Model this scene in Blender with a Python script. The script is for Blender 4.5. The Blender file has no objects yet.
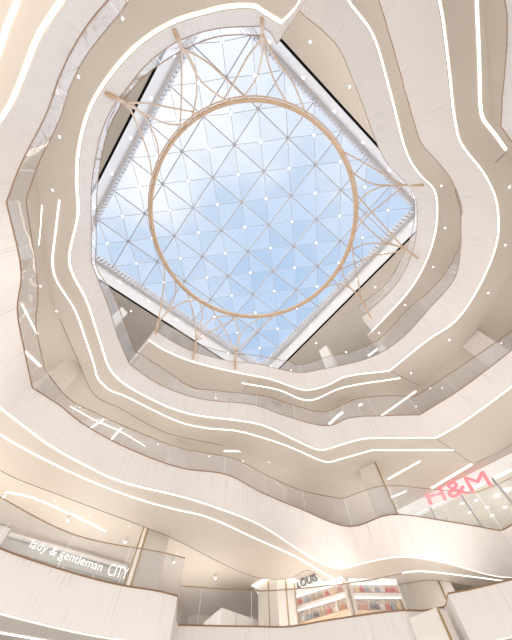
import bpy, bmesh, math, random
from mathutils import Vector, Matrix
random.seed(4)
C = bpy.context.scene.collection
SC = bpy.context.scene
PI = math.pi
# ------------------------------------------------------------------ camera
EYE = 1.6
F = 287.35
ROT = [[0.99975649, 0.02206730, 0.0], [0.01990978, -0.90201060, -0.43125454], [-0.00951662, 0.43114953, -0.90223030]]
cd = bpy.data.cameras.new('camera')
cam = bpy.data.objects.new('camera', cd); C.objects.link(cam)
cd.sensor_fit = 'HORIZONTAL'; cd.sensor_width = 36; cd.lens = 36 * F / 512
cd.clip_start = 0.05; cd.clip_end = 400
cam.matrix_world = Matrix.Translation((0, 0, EYE)) @ Matrix(ROT).to_4x4()
SC.camera = cam
SC.view_settings.view_transform = 'Standard'; SC.view_settings.look = 'None'
SC.view_settings.gamma = 1; SC.view_settings.use_curve_mapping = False
SC.view_settings.exposure = 0.2
SC.cycles.max_bounces = 10; SC.cycles.diffuse_bounces = 6; SC.cycles.transparent_max_bounces = 24
SC.cycles.caustics_reflective = False; SC.cycles.caustics_refractive = False

# ------------------------------------------------------------------ sky
w = bpy.data.worlds.new('world'); SC.world = w; w.use_nodes = True
nt = w.node_tree; nt.nodes.clear()
def nn(t, **k):
    n = nt.nodes.new(t)
    for a, b in k.items(): setattr(n, a, b)
    return n
tc = nn('ShaderNodeTexCoord'); no = nn('ShaderNodeTexNoise'); no.inputs['Scale'].default_value = 2.2
no.inputs['Detail'].default_value = 4; no.inputs['Roughness'].default_value = 0.5
nt.links.new(tc.outputs['Generated'], no.inputs['Vector'])
sep = nn('ShaderNodeSeparateXYZ'); nt.links.new(tc.outputs['Generated'], sep.inputs[0])
# clouds thicker toward -y, -x side of the sky
m1 = nn('ShaderNodeMath', operation='MULTIPLY_ADD'); m1.inputs[1].default_value = -0.55; m1.inputs[2].default_value = 0.0
nt.links.new(sep.outputs['Y'], m1.inputs[0])
m2 = nn('ShaderNodeMath', operation='MULTIPLY_ADD'); m2.inputs[1].default_value = -0.22
nt.links.new(sep.outputs['X'], m2.inputs[0]); nt.links.new(m1.outputs[0], m2.inputs[2])
m3 = nn('ShaderNodeMath', operation='ADD'); nt.links.new(m2.outputs[0], m3.inputs[0]); nt.links.new(no.outputs['Fac'], m3.inputs[1])
cr = nn('ShaderNodeValToRGB')
cr.color_ramp.elements[0].position = 0.22; cr.color_ramp.elements[0].color = (0.41, 0.57, 0.80, 1)
cr.color_ramp.elements[1].position = 0.78; cr.color_ramp.elements[1].color = (1.0, 1.0, 1.0, 1)
e = cr.color_ramp.elements.new(0.50); e.color = (0.54, 0.66, 0.84, 1)
nt.links.new(m3.outputs[0], cr.inputs[0])
bg = nn('ShaderNodeBackground'); bg.inputs['Strength'].default_value = 0.92
nt.links.new(cr.outputs[0], bg.inputs[0])
wo = nn('ShaderNodeOutputWorld'); nt.links.new(bg.outputs[0], wo.inputs[0])

def area(name, loc, size, energy, color, rot=(0, 0, 0)):
    l = bpy.data.lights.new(name, 'AREA'); l.shape = 'DISK'; l.size = size; l.energy = energy; l.color = color
    o = bpy.data.objects.new(name, l); C.objects.link(o); o.location = loc; o.rotation_euler = rot
    return o
# added area lamp, out of view, standing in for bounce off the hall floor
area('added_hall_fill', (0, 1.5, 0.15), 26, 1900, (1.0, 0.975, 0.95), (PI, 0, 0))
GALLERY_FILL = 48
# soft daylight falling through the glass roof
sl = bpy.data.lights.new('daylight', 'SUN'); sl.angle = math.radians(150); sl.energy = 3.0; sl.color = (1.0, 0.97, 0.96)
so = bpy.data.objects.new('daylight', sl); C.objects.link(so); so.location = (0, 0, 60)

# ------------------------------------------------------------------ unprojection onto level planes
def ray(px, py):
    v = (px - 256.0, -(py - 320.0), -F)
    return Vector([sum(ROT[i][j] * v[j] for j in range(3)) for i in range(3)])
def U(px, py, h):
    """point seen at pixel, on the horizontal plane h metres above the eye"""
    r = ray(px, py); k = h / r.z
    return Vector((r.x * k, r.y * k, h + EYE))
def onplane(px, py, A, B):
    """point seen at pixel on the vertical plane through A and B"""
    r = ray(px, py); d = (B - A); n = Vector((d.y, -d.x, 0)).normalized()
    k = (A.x * n.x + A.y * n.y) / (r.x * n.x + r.y * n.y)
    return Vector((r.x * k, r.y * k, r.z * k + EYE))

# ------------------------------------------------------------------ materials
def mat(name, col, rough=0.6, metal=0.0, spec=0.5, emit=None, strength=0, var=0.0, vscale=3):
    m = bpy.data.materials.new(name); m.use_nodes = True
    n = m.node_tree.nodes; b = n['Principled BSDF']
    b.inputs['Base Color'].default_value = (*col, 1); b.inputs['Roughness'].default_value = rough
    b.inputs['Metallic'].default_value = metal; b.inputs['Specular IOR Level'].default_value = spec
    if emit: b.inputs['Emission Color'].default_value = (*emit, 1); b.inputs['Emission Strength'].default_value = strength
    if var:
        t = n.new('ShaderNodeTexNoise'); t.inputs['Scale'].default_value = vscale; t.inputs['Detail'].default_value = 3
        g = n.new('ShaderNodeTexCoord'); r = n.new('ShaderNodeMix'); r.data_type = 'RGBA'
        r.inputs['A'].default_value = (*[c * (1 - var) for c in col], 1); r.inputs['B'].default_value = (*[min(1, c * (1 + var)) for c in col], 1)
        m.node_tree.links.new(g.outputs['Object'], t.inputs['Vector']); m.node_tree.links.new(t.outputs['Fac'], r.inputs['Factor'])
        m.node_tree.links.new(r.outputs['Result'], b.inputs['Base Color'])
    return m
def fascia_mat(name, col, dark):
    m = mat(name, col, 0.5, spec=0.3); nt = m.node_tree; n = nt.nodes; b = n['Principled BSDF']
    uv = n.new('ShaderNodeUVMap'); uv.uv_map = 'UVMap'
    def noise(sx, sy, det):
        mp = n.new('ShaderNodeMapping'); mp.inputs['Scale'].default_value = (sx, sy, 1)
        t = n.new('ShaderNodeTexNoise'); t.inputs['Scale'].default_value = 1; t.inputs['Detail'].default_value = det
        nt.links.new(uv.outputs[0], mp.inputs[0]); nt.links.new(mp.outputs[0], t.inputs['Vector']); return t
    a = noise(16, 0.35, 3); c = noise(0.8, 0.9, 2)
    r1 = n.new('ShaderNodeValToRGB'); r1.color_ramp.elements[0].position = .33; r1.color_ramp.elements[1].position = .47
    r1.color_ramp.elements[0].color = (1, 1, 1, 1); r1.color_ramp.elements[1].color = (0, 0, 0, 1)
    r2 = n.new('ShaderNodeValToRGB'); r2.color_ramp.elements[0].position = .4; r2.color_ramp.elements[1].position = .6
    nt.links.new(a.outputs['Fac'], r1.inputs[0]); nt.links.new(c.outputs['Fac'], r2.inputs[0])
    mu = n.new('ShaderNodeMath'); mu.operation = 'MULTIPLY'; nt.links.new(r1.outputs[0], mu.inputs[0]); nt.links.new(r2.outputs[0], mu.inputs[1])
    mx = n.new('ShaderNodeMix'); mx.data_type = 'RGBA'; mx.inputs['A'].default_value = (*col, 1); mx.inputs['B'].default_value = (*dark, 1)
    nt.links.new(mu.outputs[0], mx.inputs['Factor']); nt.links.new(mx.outputs['Result'], b.inputs['Base Color'])
    return m
M = {}
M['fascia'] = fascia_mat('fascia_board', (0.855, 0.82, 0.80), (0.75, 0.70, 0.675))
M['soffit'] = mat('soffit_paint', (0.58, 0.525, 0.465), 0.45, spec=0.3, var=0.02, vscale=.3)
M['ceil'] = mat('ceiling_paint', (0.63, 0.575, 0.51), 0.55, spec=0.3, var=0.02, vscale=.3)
M['stone'] = mat('polished_stone', (0.74, 0.70, 0.65), 0.25, var=0.05, vscale=.8)
M['wall'] = mat('wall_paint', (0.74, 0.67, 0.60), 0.5, var=0.03, vscale=.4)
M['white'] = mat('white_paint', (0.84, 0.82, 0.81), 0.45)
M['whitegloss'] = mat('white_gloss_panel', (0.88, 0.87, 0.86), 0.2)
M['black'] = mat('black_gap', (0.006, 0.006, 0.006), 0.8, spec=0.1)
M['gold'] = mat('brushed_bronze', (0.68, 0.49, 0.33), 0.4, 0.1, var=0.06, vscale=2)
M['rail'] = mat('bronze_rail', (0.36, 0.22, 0.13), 0.35, 0.4)
M['brass'] = mat('brass_trim', (0.50, 0.38, 0.20), 0.3, 0.6)
M['led'] = mat('warm_led', (1, 1, 1), 0.5, emit=(1.0, 0.94, 0.86), strength=2.4)
M['led2'] = mat('white_led', (1, 1, 1), 0.5, emit=(1.0, 0.96, 0.92), strength=1.5)
M['lamp'] = mat('downlight_lens', (1, 1, 1), 0.5, emit=(1.0, 0.97, 0.92), strength=2.2)
M['bar'] = mat('grey_steel', (0.50, 0.50, 0.55), 0.4, 0.2)
M['column'] = mat('column_stone', (0.88, 0.84, 0.79), 0.35, var=0.02, vscale=1)
M['steel'] = mat('brushed_steel', (0.42, 0.41, 0.40), 0.35, 0.8)
M['track'] = mat('track_lamp_white', (0.8, 0.78, 0.76), 0.4)
M['red'] = mat('red_letters', (0.75, 0.08, 0.10), 0.4, emit=(1.0, 0.30, 0.33), strength=0.75)
M['signwhite'] = mat('lit_white_letters', (1, 1, 1), 0.4, emit=(1, 1, 1), strength=.9)
M['darktext'] = mat('dark_letters', (0.12, 0.11, 0.11), 0.4)
M['shopwarm'] = mat('warm_shop_wall', (0.84, 0.74, 0.62), 0.5, emit=(1, .84, .64), strength=0.0)
M['shelf'] = mat('shelf_oak', (0.62, 0.45, 0.30), 0.5)
for i, c in enumerate([(.55, .22, .10), (.75, .55, .30), (.12, .10, .10), (.8, .76, .7), (.62, .12, .10), (.45, .33, .22), (.3, .36, .42)]):
    M['prod%d' % i] = mat('goods_colour', c, 0.5)
M['greyglass'] = mat('shop_grey', (0.36, 0.38, 0.37), 0.15)
M['panelgrey'] = mat('shop_panel_grey', (0.50, 0.51, 0.49), 0.3)
M['headerglow2'] = mat('glowing_capital', (.9, .88, .84), 0.4, emit=(1, .97, .9), strength=0.8)
M['headerglow'] = mat('header_added_glow', (0.85, 0.85, 0.86), 0.35, emit=(1, 1, 1), strength=0.28)  # emission added so the shaded shop headers come out white
M['fin'] = mat('louvre_grey', (0.60, 0.59, 0.61), 0.5)
M['joint_and_shade'] = mat('dark_joint_and_rim_shade', (0.16, 0.13, 0.11), 0.7)

def glass_mat(name, tint, refl, alpha_d, dcol):
    m = bpy.data.materials.new(name); m.use_nodes = True; nt = m.node_tree; n = nt.nodes; n.clear()
    tr = n.new('ShaderNodeBsdfTransparent'); tr.inputs[0].default_value = (*tint, 1)
    gl = n.new('ShaderNodeBsdfGlossy'); gl.inputs['Roughness'].default_value = 0.02; gl.inputs[0].default_value = (1, 1, 1, 1)
    df = n.new('ShaderNodeBsdfDiffuse'); df.inputs[0].default_value = (*dcol, 1)
    fr = n.new('ShaderNodeFresnel'); fr.inputs[0].default_value = 1.45
    mul = n.new('ShaderNodeMath'); mul.operation = 'MULTIPLY'; mul.inputs[1].default_value = refl
    nt.links.new(fr.outputs[0], mul.inputs[0])
    ge = n.new('ShaderNodeNewGeometry'); inv = n.new('ShaderNodeMath'); inv.operation = 'SUBTRACT'; inv.inputs[0].default_value = 1
    nt.links.new(ge.outputs['Backfacing'], inv.inputs[1])
    mu2 = n.new('ShaderNodeMath'); mu2.operation = 'MULTIPLY'; nt.links.new(mul.outputs[0], mu2.inputs[0]); nt.links.new(inv.outputs[0], mu2.inputs[1]); mul = mu2
    a = n.new('ShaderNodeMixShader'); a.inputs[0].default_value = alpha_d
    nt.links.new(tr.outputs[0], a.inputs[1]); nt.links.new(df.outputs[0], a.inputs[2])
    b = n.new('ShaderNodeMixShader'); nt.links.new(mul.outputs[0], b.inputs[0])
    nt.links.new(a.outputs[0], b.inputs[1]); nt.links.new(gl.outputs[0], b.inputs[2])
    o = n.new('ShaderNodeOutputMaterial'); nt.links.new(b.outputs[0], o.inputs[0])
    return m
M['glass'] = glass_mat('balustrade_glass', (0.955, 0.955, 0.96), 0.8, 0.10, (0.82, 0.82, 0.86))
M['shopglass'] = glass_mat('shopfront_glass', (0.86, 0.89, 0.89), 1.6, 0.05, (0.6, 0.63, 0.63))
def pane_mat(hatch):
    m = bpy.data.materials.new('skylight_pane_fritted' if hatch else 'skylight_pane_clear'); m.use_nodes = True
    nt = m.node_tree; n = nt.nodes; n.clear()
    tr = n.new('ShaderNodeBsdfTransparent'); tr.inputs[0].default_value = (1, 1, 1, 1)
    df = n.new('ShaderNodeBsdfTranslucent'); df.inputs[0].default_value = (0.80, 0.80, 0.84, 1)
    mx = n.new('ShaderNodeMixShader')
    if hatch:
        uv = n.new('ShaderNodeUVMap'); uv.uv_map = 'UVMap'
        wv = n.new('ShaderNodeTexWave'); wv.inputs['Scale'].default_value = 1.5; wv.inputs['Distortion'].default_value = 0
        nt.links.new(uv.outputs[0], wv.inputs[0])
        r = n.new('ShaderNodeMapRange'); r.inputs['From Min'].default_value = .35; r.inputs['From Max'].default_value = .65
        r.inputs['To Min'].default_value = .05; r.inputs['To Max'].default_value = .17
        nt.links.new(wv.outputs['Fac'], r.inputs[0]); nt.links.new(r.outputs[0], mx.inputs[0])
    else: mx.inputs[0].default_value = 0.04
    nt.links.new(tr.outputs[0], mx.inputs[1]); nt.links.new(df.outputs[0], mx.inputs[2])
    o = n.new('ShaderNodeOutputMaterial'); nt.links.new(mx.outputs[0], o.inputs[0])
    return m
M['pane'] = pane_mat(False); M['panehatch'] = pane_mat(True)

# ------------------------------------------------------------------ helpers
def tag(o, label=None, cat=None, group=None, kind=None):
    if label: o['label'] = label
    if cat: o['category'] = cat
    if group: o['group'] = group
    if kind: o['kind'] = kind
    return o
def empty(name, loc=(0, 0, 0)):
    o = bpy.data.objects.new(name, None); C.objects.link(o); o.location = loc; o.empty_display_size = .1
    return o
def obj(name, verts, faces, m, parent=None, uvs=None, smooth=False):
    me = bpy.data.meshes.new(name)
    if parent is not None:
        L = parent_world(parent); verts = [Vector(v) - L for v in verts]
    me.from_pydata([tuple(v) for v in verts], [], faces); me.materials.append(M[m] if isinstance(m, str) else m)
    if uvs:
        ul = me.uv_layers.new(name='UVMap')
        for lp in me.loops: ul.data[lp.index].uv = uvs[lp.vertex_index]
    if smooth:
        for p in me.polygons: p.use_smooth = True
    me.update()
    o = bpy.data.objects.new(name, me); C.objects.link(o)
    if parent is not None: o.parent = parent
    return o
def parent_world(p):
    v = Vector((0, 0, 0))
    while p is not None: v += Vector(p.location); p = p.parent
    return v
def prism(poly, z0, z1):
    """closed plan polygon extruded between two heights"""
    n = len(poly)
    v = [Vector((p[0], p[1], z0)) for p in poly] + [Vector((p[0], p[1], z1)) for p in poly]
    f = [tuple(range(n))[::-1], tuple(range(n, 2 * n))] + [(i, (i + 1) % n, n + (i + 1) % n, n + i) for i in range(n)]
    return v, f
def merge(*parts):
    V, Fc = [], []
    for v, f in parts:
        k = len(V); V += list(v); Fc += [tuple(i + k for i in q) for q in f]
    return V, Fc
def beam(a, b, wd, ht, up=Vector((0, 0, 1))):
    """rectangular bar between two points"""
    a, b = Vector(a), Vector(b); d = (b - a).normalized(); s = d.cross(up)
    if s.length < 1e-4: s = d.cross(Vector((1, 0, 0)))
    s.normalize(); u = s.cross(d)
    v = []
    for p in (a, b):
        for i, j in ((-1, -1), (1, -1), (1, 1), (-1, 1)): v.append(p + s * i * wd / 2 + u * j * ht / 2)
    return v, [(0, 1, 2, 3), (7, 6, 5, 4), (0, 4, 5, 1), (1, 5, 6, 2), (2, 6, 7, 3), (3, 7, 4, 0)]
def tube(pts, rad, n=8, closed=False):
    pts = [Vector(p) for p in pts]; N = len(pts); V = []; Fc = []
    rr = rad if isinstance(rad, (list, tuple)) else [rad] * N
    prev = None
    for i, p in enumerate(pts):
        if closed: d = pts[(i + 1) % N] - pts[i - 1]
        else: d = pts[min(i + 1, N - 1)] - pts[max(i - 1, 0)]
        d.normalize()
        s = d.cross(Vector((0, 0, 1))) if prev is None or closed else prev - d * prev.dot(d)
        if s.length < 1e-3: s = d.cross(Vector((1, 0, 0)))
        s.normalize(); prev = s; u = s.cross(d)
        for k in range(n):
            a = 2 * PI * k / n; V.append(p + (s * math.cos(a) + u * math.sin(a)) * rr[i])
    for i in range(N if closed else N - 1):
        for k in range(n):
            j = (i + 1) % N; Fc.append((i * n + k, i * n + (k + 1) % n, j * n + (k + 1) % n, j * n + k))
    if not closed: Fc += [tuple(range(n))[::-1], tuple(range((N - 1) * n, N * n))]
    return V, Fc
def cr_spline(pts, k=5):
    """Catmull-Rom through points; a point given twice is a sharp corner"""
    pts = [Vector(p) for p in pts]; runs = [[pts[0]]]
    for p in pts[1:]:
        if (p - runs[-1][-1]).length < 1e-6: runs.append([p])
        else: runs[-1].append(p)
    out = []
    for r in runs:
        if len(r) < 3: seg = r
        else:
            seg = []
            for i in range(len(r) - 1):
                p0 = r[max(i - 1, 0)]; p1 = r[i]; p2 = r[i + 1]; p3 = r[min(i + 2, len(r) - 1)]
                a, b, c = [max((q - s).length, 1e-6) ** .5 for q, s in ((p1, p0), (p2, p1), (p3, p2))]
                m1 = (p2 - p1) if (p1 - p0).length < 1e-6 else ((p1 - p0) / a - (p2 - p0) / (a + b) + (p2 - p1) / b) * b
                m2 = (p2 - p1) if (p3 - p2).length < 1e-6 else ((p2 - p1) / b - (p3 - p1) / (b + c) + (p3 - p2) / c) * b
                for t in range(k):
                    t /= k
                    seg.append(p1 * (2*t**3 - 3*t**2 + 1) + m1 * (t**3 - 2*t**2 + t) + p2 * (-2*t**3 + 3*t**2) + m2 * (t**3 - t**2))
            seg.append(r[-1])
        out += seg if not out else seg[1:]
    return out
class Rim:
    """radius about the zenith as a function of azimuth, from outline pixels on one level plane"""
    def __init__(s, px, h):
        s.h = h; P = [U(p.x, p.y, h) for p in cr_spline([Vector((a, b)) for a, b in px])]
        A = []; last = None
        for p in P:
            a = math.atan2(p.y, p.x)
            if last is not None:
                while a - last > PI: a -= 2 * PI
                while a - last < -PI: a += 2 * PI
                if a <= last + 1e-4: a = last + 1e-4
            last = a; A.append((a, math.hypot(p.x, p.y)))
        s.A = A; s.lo = A[0][0]; s.hi = A[-1][0]
    def r(s, th):
        while th < s.lo - 1e-9: th += 2 * PI
        while th > s.lo + 2 * PI: th -= 2 * PI
        if th > s.hi: return None
        A = s.A; lo, hi = 0, len(A) - 1
        while hi - lo > 1:
            m = (lo + hi) // 2
            if A[m][0] <= th: lo = m
            else: hi = m
        t = (th - A[lo][0]) / max(A[hi][0] - A[lo][0], 1e-9)
        return A[lo][1] * (1 - t) + A[hi][1] * t
def pol(th, r, z): return Vector((r * math.cos(th), r * math.sin(th), z))
NT = 900
TH = [2 * PI * i / NT for i in range(NT)]
ROUT = 36.0
def ring_faces(n, a, b): return [(a + i, a + (i + 1) % n, b + (i + 1) % n, b + i) for i in range(n)]

# All outlines run the same way round: top -> right -> bottom -> left -> top (pixels) and must raise the azimuth.
def closed_rim(px, h):
    r = Rim(px, h)
    if r.hi - r.lo < 2 * PI - 0.02: r.A.append((r.lo + 2 * PI, r.A[0][1])); r.hi = r.A[-1][0]
    return [r.r(t) for t in TH]
def part_rim(px, h, base, k=0.0, blend=0.15):
    """traced where seen; elsewhere follows base radius"""
    r = Rim(px, h); out = []
    for t, b in zip(TH, base):
        v = r.r(t)
        if v is None:
            tt = t
            while tt < r.lo: tt += 2 * PI
            da = min(tt - r.hi, r.lo + 2 * PI - tt)
            end = r.A[-1][1] if tt - r.hi < r.lo + 2 * PI - tt else r.A[0][1]
            tb = r.hi if tt - r.hi < r.lo + 2 * PI - tt else r.lo
            be = base[int(round((tb % (2 * PI)) / (2 * PI) * NT)) % NT]
            wgt = max(0, 1 - da / blend); v = b + k + (end - be - k) * wgt
        out.append(v)
    return out

# ------------------------------------------------------------------ levels (h = metres above the eye of the lower rim)
FH, RH = 1.3, 2.5       # fascia height, handrail height above the lower rim
LV = {1: 4.0, 2: 8.2, 3: 12.4, 4: 16.6, 5: 20.8}
HC, HG = 25.0, 28.5     # roof ceiling, glass roof
B, T, RL, LP, L2 = {}, {}, {}, {}, {}

T[1] = closed_rim([(560, -330), (780, 0), (720, 400), (560, 560), (478, 588), (448, 594), (448, 594), (446, 607), (446, 607), (425, 611), (400, 611), (328, 620.7), (290, 627), (255, 627),
                   (175.5, 625.5), (175.5, 625.5), (179.5, 597), (179.5, 597), (160, 592), (118, 585), (75, 574), (0, 549), (-80, 510), (-200, 420), (-260, 200), (-150, -250), (200, -420)], LV[1] + FH)
B[1] = T[1]
B[2] = closed_rim([(110, -70), (250, -140), (420, -130), (600, -20), (690, 150), (690, 330), (640, 470), (560, 560), (512, 577), (440, 561), (400, 556), (365, 562), (340, 568), (320, 562), (300, 550), (260, 524), (215, 506), (180, 495),
                   (120, 480), (80, 461), (50, 444), (20, 421), (0, 405), (-50, 340), (-60, 250), (-30, 170), (0, 127), (15, 104), (28, 75), (42, 40), (68, 0), (90, -40), ], LV[2])
T[2] = part_rim([(560, 470), (512, 525), (501, 531), (501, 531), (450, 522), (390, 515), (350, 527), (300, 509), (260, 492), (227, 475), (180, 468),
                 (120, 445), (80, 422), (60, 406), (32, 388), (32, 388), (24, 350), (17, 310), (21, 272), (6, 202), (6, 202), (20, 165), (43, 120), (50, 103), (58, 79), (73, 47), (92, 18), (112, -5), (140, -40)], LV[2] + FH, B[2])
B[3] = closed_rim([(256, 10), (263, 15), (281, 26), (281, 26), (296, 9), (330, -60), (330, -60), (480, -60), (520, 0), (518, 126), (560, 180), (610, 250), (590, 320), (512, 385), (460, 423), (436, 437), (436, 437), (400, 437), (362, 438), (340, 444), (320, 449), (291, 437), (265, 425), (243, 420), (191, 413),
                   (160, 402), (114, 373), (101, 340), (88, 300), (73, 270), (71, 255), (80, 214), (79, 180), (81, 150), (92, 110), (110, 80), (140, 47), (175, 25), (215, 13)], LV[3])
T[3] = part_rim([(260, 26), (270, 32), (277, 44), (277, 44), (300, 9), (330, -50), (330, -50), (460, -60), (503, -10), (501, 126), (501, 126), (540, 180), (580, 240), (570, 300), (512, 350), (460, 390), (420, 415), (420, 415), (385, 416), (350, 418), (328, 426),
                 (285, 416), (254, 405), (200, 399), (160, 385), (129, 364), (129, 364), (117, 335), (109, 309), (91, 262), (91, 262), (91, 225), (91, 190), (95, 160), (101, 133), (112, 108), (126, 89), (145, 66), (168, 47), (192, 35), (220, 28), (260, 26)], LV[3] + FH, B[3])
B[4] = closed_rim([(-60, -200), (200, -160), (400, -120), (437, 0), (446, 60), (453, 120), (459, 143), (482, 173), (494, 198), (497, 220), (496, 239), (485, 272), (456, 319), (426, 340), (389, 370), (389, 370), (344, 376), (330, 383), (319, 387), (304, 389),
                   (270, 378), (235, 371), (191, 360), (165, 349), (149, 339), (149, 339), (40, 460), (40, 460), (-200, 300), (-200, 0)], LV[4])
T[4] = part_rim([(340, -110), (380, 4), (417, 132), (422, 144), (438, 162), (451, 179), (462, 208), (461, 220), (461, 245), (455, 278), (430, 308), (400, 340), (372, 357), (319, 370), (300, 373),
                 (257, 364), (229, 361), (197, 353), (180, 346), (154, 330), (154, 330), (50, 445)], LV[4] + FH, B[4])
B[5] = closed_rim([(-60, -200), (100, -160), (330, -40), (346, 0), (371, 35), (388, 90), (406, 155), (418, 174), (433, 190), (436, 214), (431, 245), (412, 285), (367, 335), (367, 335), (500, 480), (500, 480), (200, 700), (-200, 500), (-300, 200)], LV[5])
T[5] = part_rim([(270, -40), (299, 10), (322, 30), (338, 47), (355, 85), (385, 160), (404, 181), (415, 197), (416.5, 232), (412, 254), (396, 285), (361, 318), (361, 318), (480, 440)], LV[5] + FH, B[5])

# outer edge of the dropped rim of each slab
LP[2] = part_rim([(512, 597), (460, 584), (435, 580), (400, 584), (369, 592), (345, 589), (325, 581), (308, 570), (290, 578), (256, 577), (170, 537), (140, 525), (60, 495), (0, 470), (-60, 420)], LV[2], B[2], 1.6)
LP[3] = part_rim([(620, 350), (512, 444), (473, 464), (473, 464), (430, 459), (372, 461), (328, 473), (300, 470), (250, 455), (225, 446), (165, 432), (120, 408), (95, 395), (78, 360), (60, 318), (52, 290), (46, 250)], LV[3], B[3], 1.6)
LP[4] = part_rim([(520, 250), (480, 325), (425, 385), (425, 385), (412, 389), (392, 384), (344, 398), (320, 408), (300, 407), (254, 397), (200, 387), (160, 372), (135, 352)], LV[4], B[4], 1.7)
LP[1] = [b + 1.6 for b in B[1]]
LP[5] = [b + 1.7 for b in B[5]]
CEIL = 0.45     # the ceiling behind the dropped rim is this much higher
COVE = 0.115

def sect(arr, th0, th1):
    """indices of azimuths from th0 to th1 going up"""
    out = []; i = int(math.ceil(th0 / (2 * PI) * NT)); j = int(math.floor(th1 / (2 * PI) * NT))
    return list(range(i, j + 1))
def azimuth(px, py):
    p = U(px, py, 5); return math.atan2(p.y, p.x)
def build_level(L):
    h = LV[L] + EYE; b, t, l = B[L], T[L], LP[L]
    l = [max(x, y + .5) for x, y in zip(l, b)]
    root = empty('balcony_%s' % {1: 'first', 2: 'second', 3: 'third', 4: 'fourth', 5: 'fifth'}[L]); root['kind'] = 'structure'
    n = NT
    # fascia with its uv unrolled along the rim
    v = [pol(a, r, h) for a, r in zip(TH, b)] + [pol(a, r, h + FH) for a, r in zip(TH, t)]
    s = [0]
    for i in range(1, n): s.append(s[-1] + (v[i].xy - v[i - 1].xy).length)
    uv = [(x, 0) for x in s] + [(x, FH) for x in s]
    f = ring_faces(n, 0, n)
    fo = obj('fascia', v, f, 'fascia', root, uv, smooth=False)
    # bronze capping line on the top of the fascia
    # slab top
    v = [pol(a, r, h + FH) for a, r in zip(TH, t)] + [pol(a, ROUT, h + FH) for a in TH]
    obj('floor', v, ring_faces(n, 0, n), 'stone', root)
    # underside: cove groove, dropped rim, step, ceiling
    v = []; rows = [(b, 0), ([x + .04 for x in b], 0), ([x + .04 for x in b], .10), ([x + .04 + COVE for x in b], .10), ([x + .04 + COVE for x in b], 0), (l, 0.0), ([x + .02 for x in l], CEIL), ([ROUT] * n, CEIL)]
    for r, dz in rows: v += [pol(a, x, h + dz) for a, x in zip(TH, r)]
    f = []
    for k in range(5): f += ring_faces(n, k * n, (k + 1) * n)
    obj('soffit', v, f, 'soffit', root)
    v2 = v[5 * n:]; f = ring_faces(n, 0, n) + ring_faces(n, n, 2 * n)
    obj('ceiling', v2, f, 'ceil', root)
    return root
for L in (1, 2, 3, 4, 5): build_level(L)

def ribbon(name, idx, rad, z, wd, th, m, parent=None):
    """thin strip following a rim"""
    v = []; f = []
    for i in idx:
        a = 2 * PI * i / NT; r = rad[i % NT]
        for rr, zz in ((r, z), (r + wd, z), (r + wd, z + th), (r, z + th)): v.append(pol(a, rr, zz))
    for k in range(len(idx) - 1):
        q = k * 4; w_ = q + 4
        for j in range(4): f.append((q + j, q + (j + 1) % 4, w_ + (j + 1) % 4, w_ + j))
    e0 = len(v) - 4; f += [(3, 2, 1, 0), (e0, e0 + 1, e0 + 2, e0 + 3)]
    return obj(name, v, f, m, parent)
ORD = {1: 'lowest', 2: 'second lowest', 3: 'third', 4: 'fourth', 5: 'topmost'}
full = list(range(NT + 1))
def strip_thing(name, L, idx, rad, z, wd, m, label, group):
    a = 2 * PI * idx[len(idx) // 2] / NT; p = pol(a, rad[idx[len(idx) // 2] % NT], z)
    r = ribbon(name, idx, rad, z, wd, .04, m); tag(r, label, 'light', group); return r
for L in (1, 2, 3, 4, 5):
    strip_thing('cove_light', L, full, [x + .05 for x in B[L]], LV[L] + EYE + .015, COVE - .04, 'led',
                'warm white cove light line under the fascia edge of the %s balcony' % ORD[L], 'cove light lines along the balcony edges')
    ribbon('edge_trim_and_shade', full, [x - .012 for x in T[L]], LV[L] + EYE + FH - .01, .07, .05, 'rail')
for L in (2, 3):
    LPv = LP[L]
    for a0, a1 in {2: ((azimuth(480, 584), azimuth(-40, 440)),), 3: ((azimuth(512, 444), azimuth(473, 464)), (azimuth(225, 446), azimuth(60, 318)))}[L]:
        ribbon('edge_trim_and_shade', sect(None, a0, a1), LPv, LV[L] + EYE - .012, .02, .02, 'joint_and_shade')  # dark ribbon paints the shadow line along the dropped rim's edge
k = 0
for o in [o for o in C.objects if o.name.startswith('edge_trim_and_shade')]:
    k += 1; o.name = 'trim_%d' % k; o['kind'] = 'structure'  # numbers the bronze edges together with the painted rim shadow lines

# inner light strips set into the dropped rims (free polylines on the soffit plane)
def line_strip(name, px, h, wd, m, label, cat='light', group=None, corner=False, drop=.03, track=False):
    P = [U(p.x, p.y, h) for p in cr_spline([Vector(q) for q in px], 6)]
    v = []; f = []
    for i, p in enumerate(P):
        d = (P[min(i + 1, len(P) - 1)] - P[max(i - 1, 0)]); s = Vector((-d.y, d.x, 0)).normalized() * wd / 2
        for q in (p - s, p + s, p + s + Vector((0, 0, drop)), p - s + Vector((0, 0, drop))): v.append(q - Vector((0, 0, drop)))
    for i in range(len(P) - 1):
        for j in range(4): f.append((i * 4 + j, i * 4 + (j + 1) % 4, i * 4 + 4 + (j + 1) % 4, i * 4 + 4 + j))
    e0 = len(v) - 4; f += [(3, 2, 1, 0), (e0, e0 + 1, e0 + 2, e0 + 3)]
    o = obj(name, v, f, m); return tag(o, label, cat, group)
GS = 'slim light strips set into the balcony soffits'
line_strip('recessed_light_strip', [(20, -15), (18, 0), (8, 25), (0, 50), (-12, 80)], LV[2], .09, 'led2', 'slim light strip crossing the top left corner of the picture', group=GS)
line_strip('recessed_light_strip', [(-40, 410), (0, 434), (20, 446), (82, 477), (139, 499), (171, 508), (208, 517), (255, 538), (301, 559), (331, 577), (353, 583), (400, 573), (419, 571), (460, 575), (512, 582), (560, 590)], LV[2], .03, 'led2', 'long wavy light strip under the big balcony that sweeps across the lower picture', group=GS)
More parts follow.
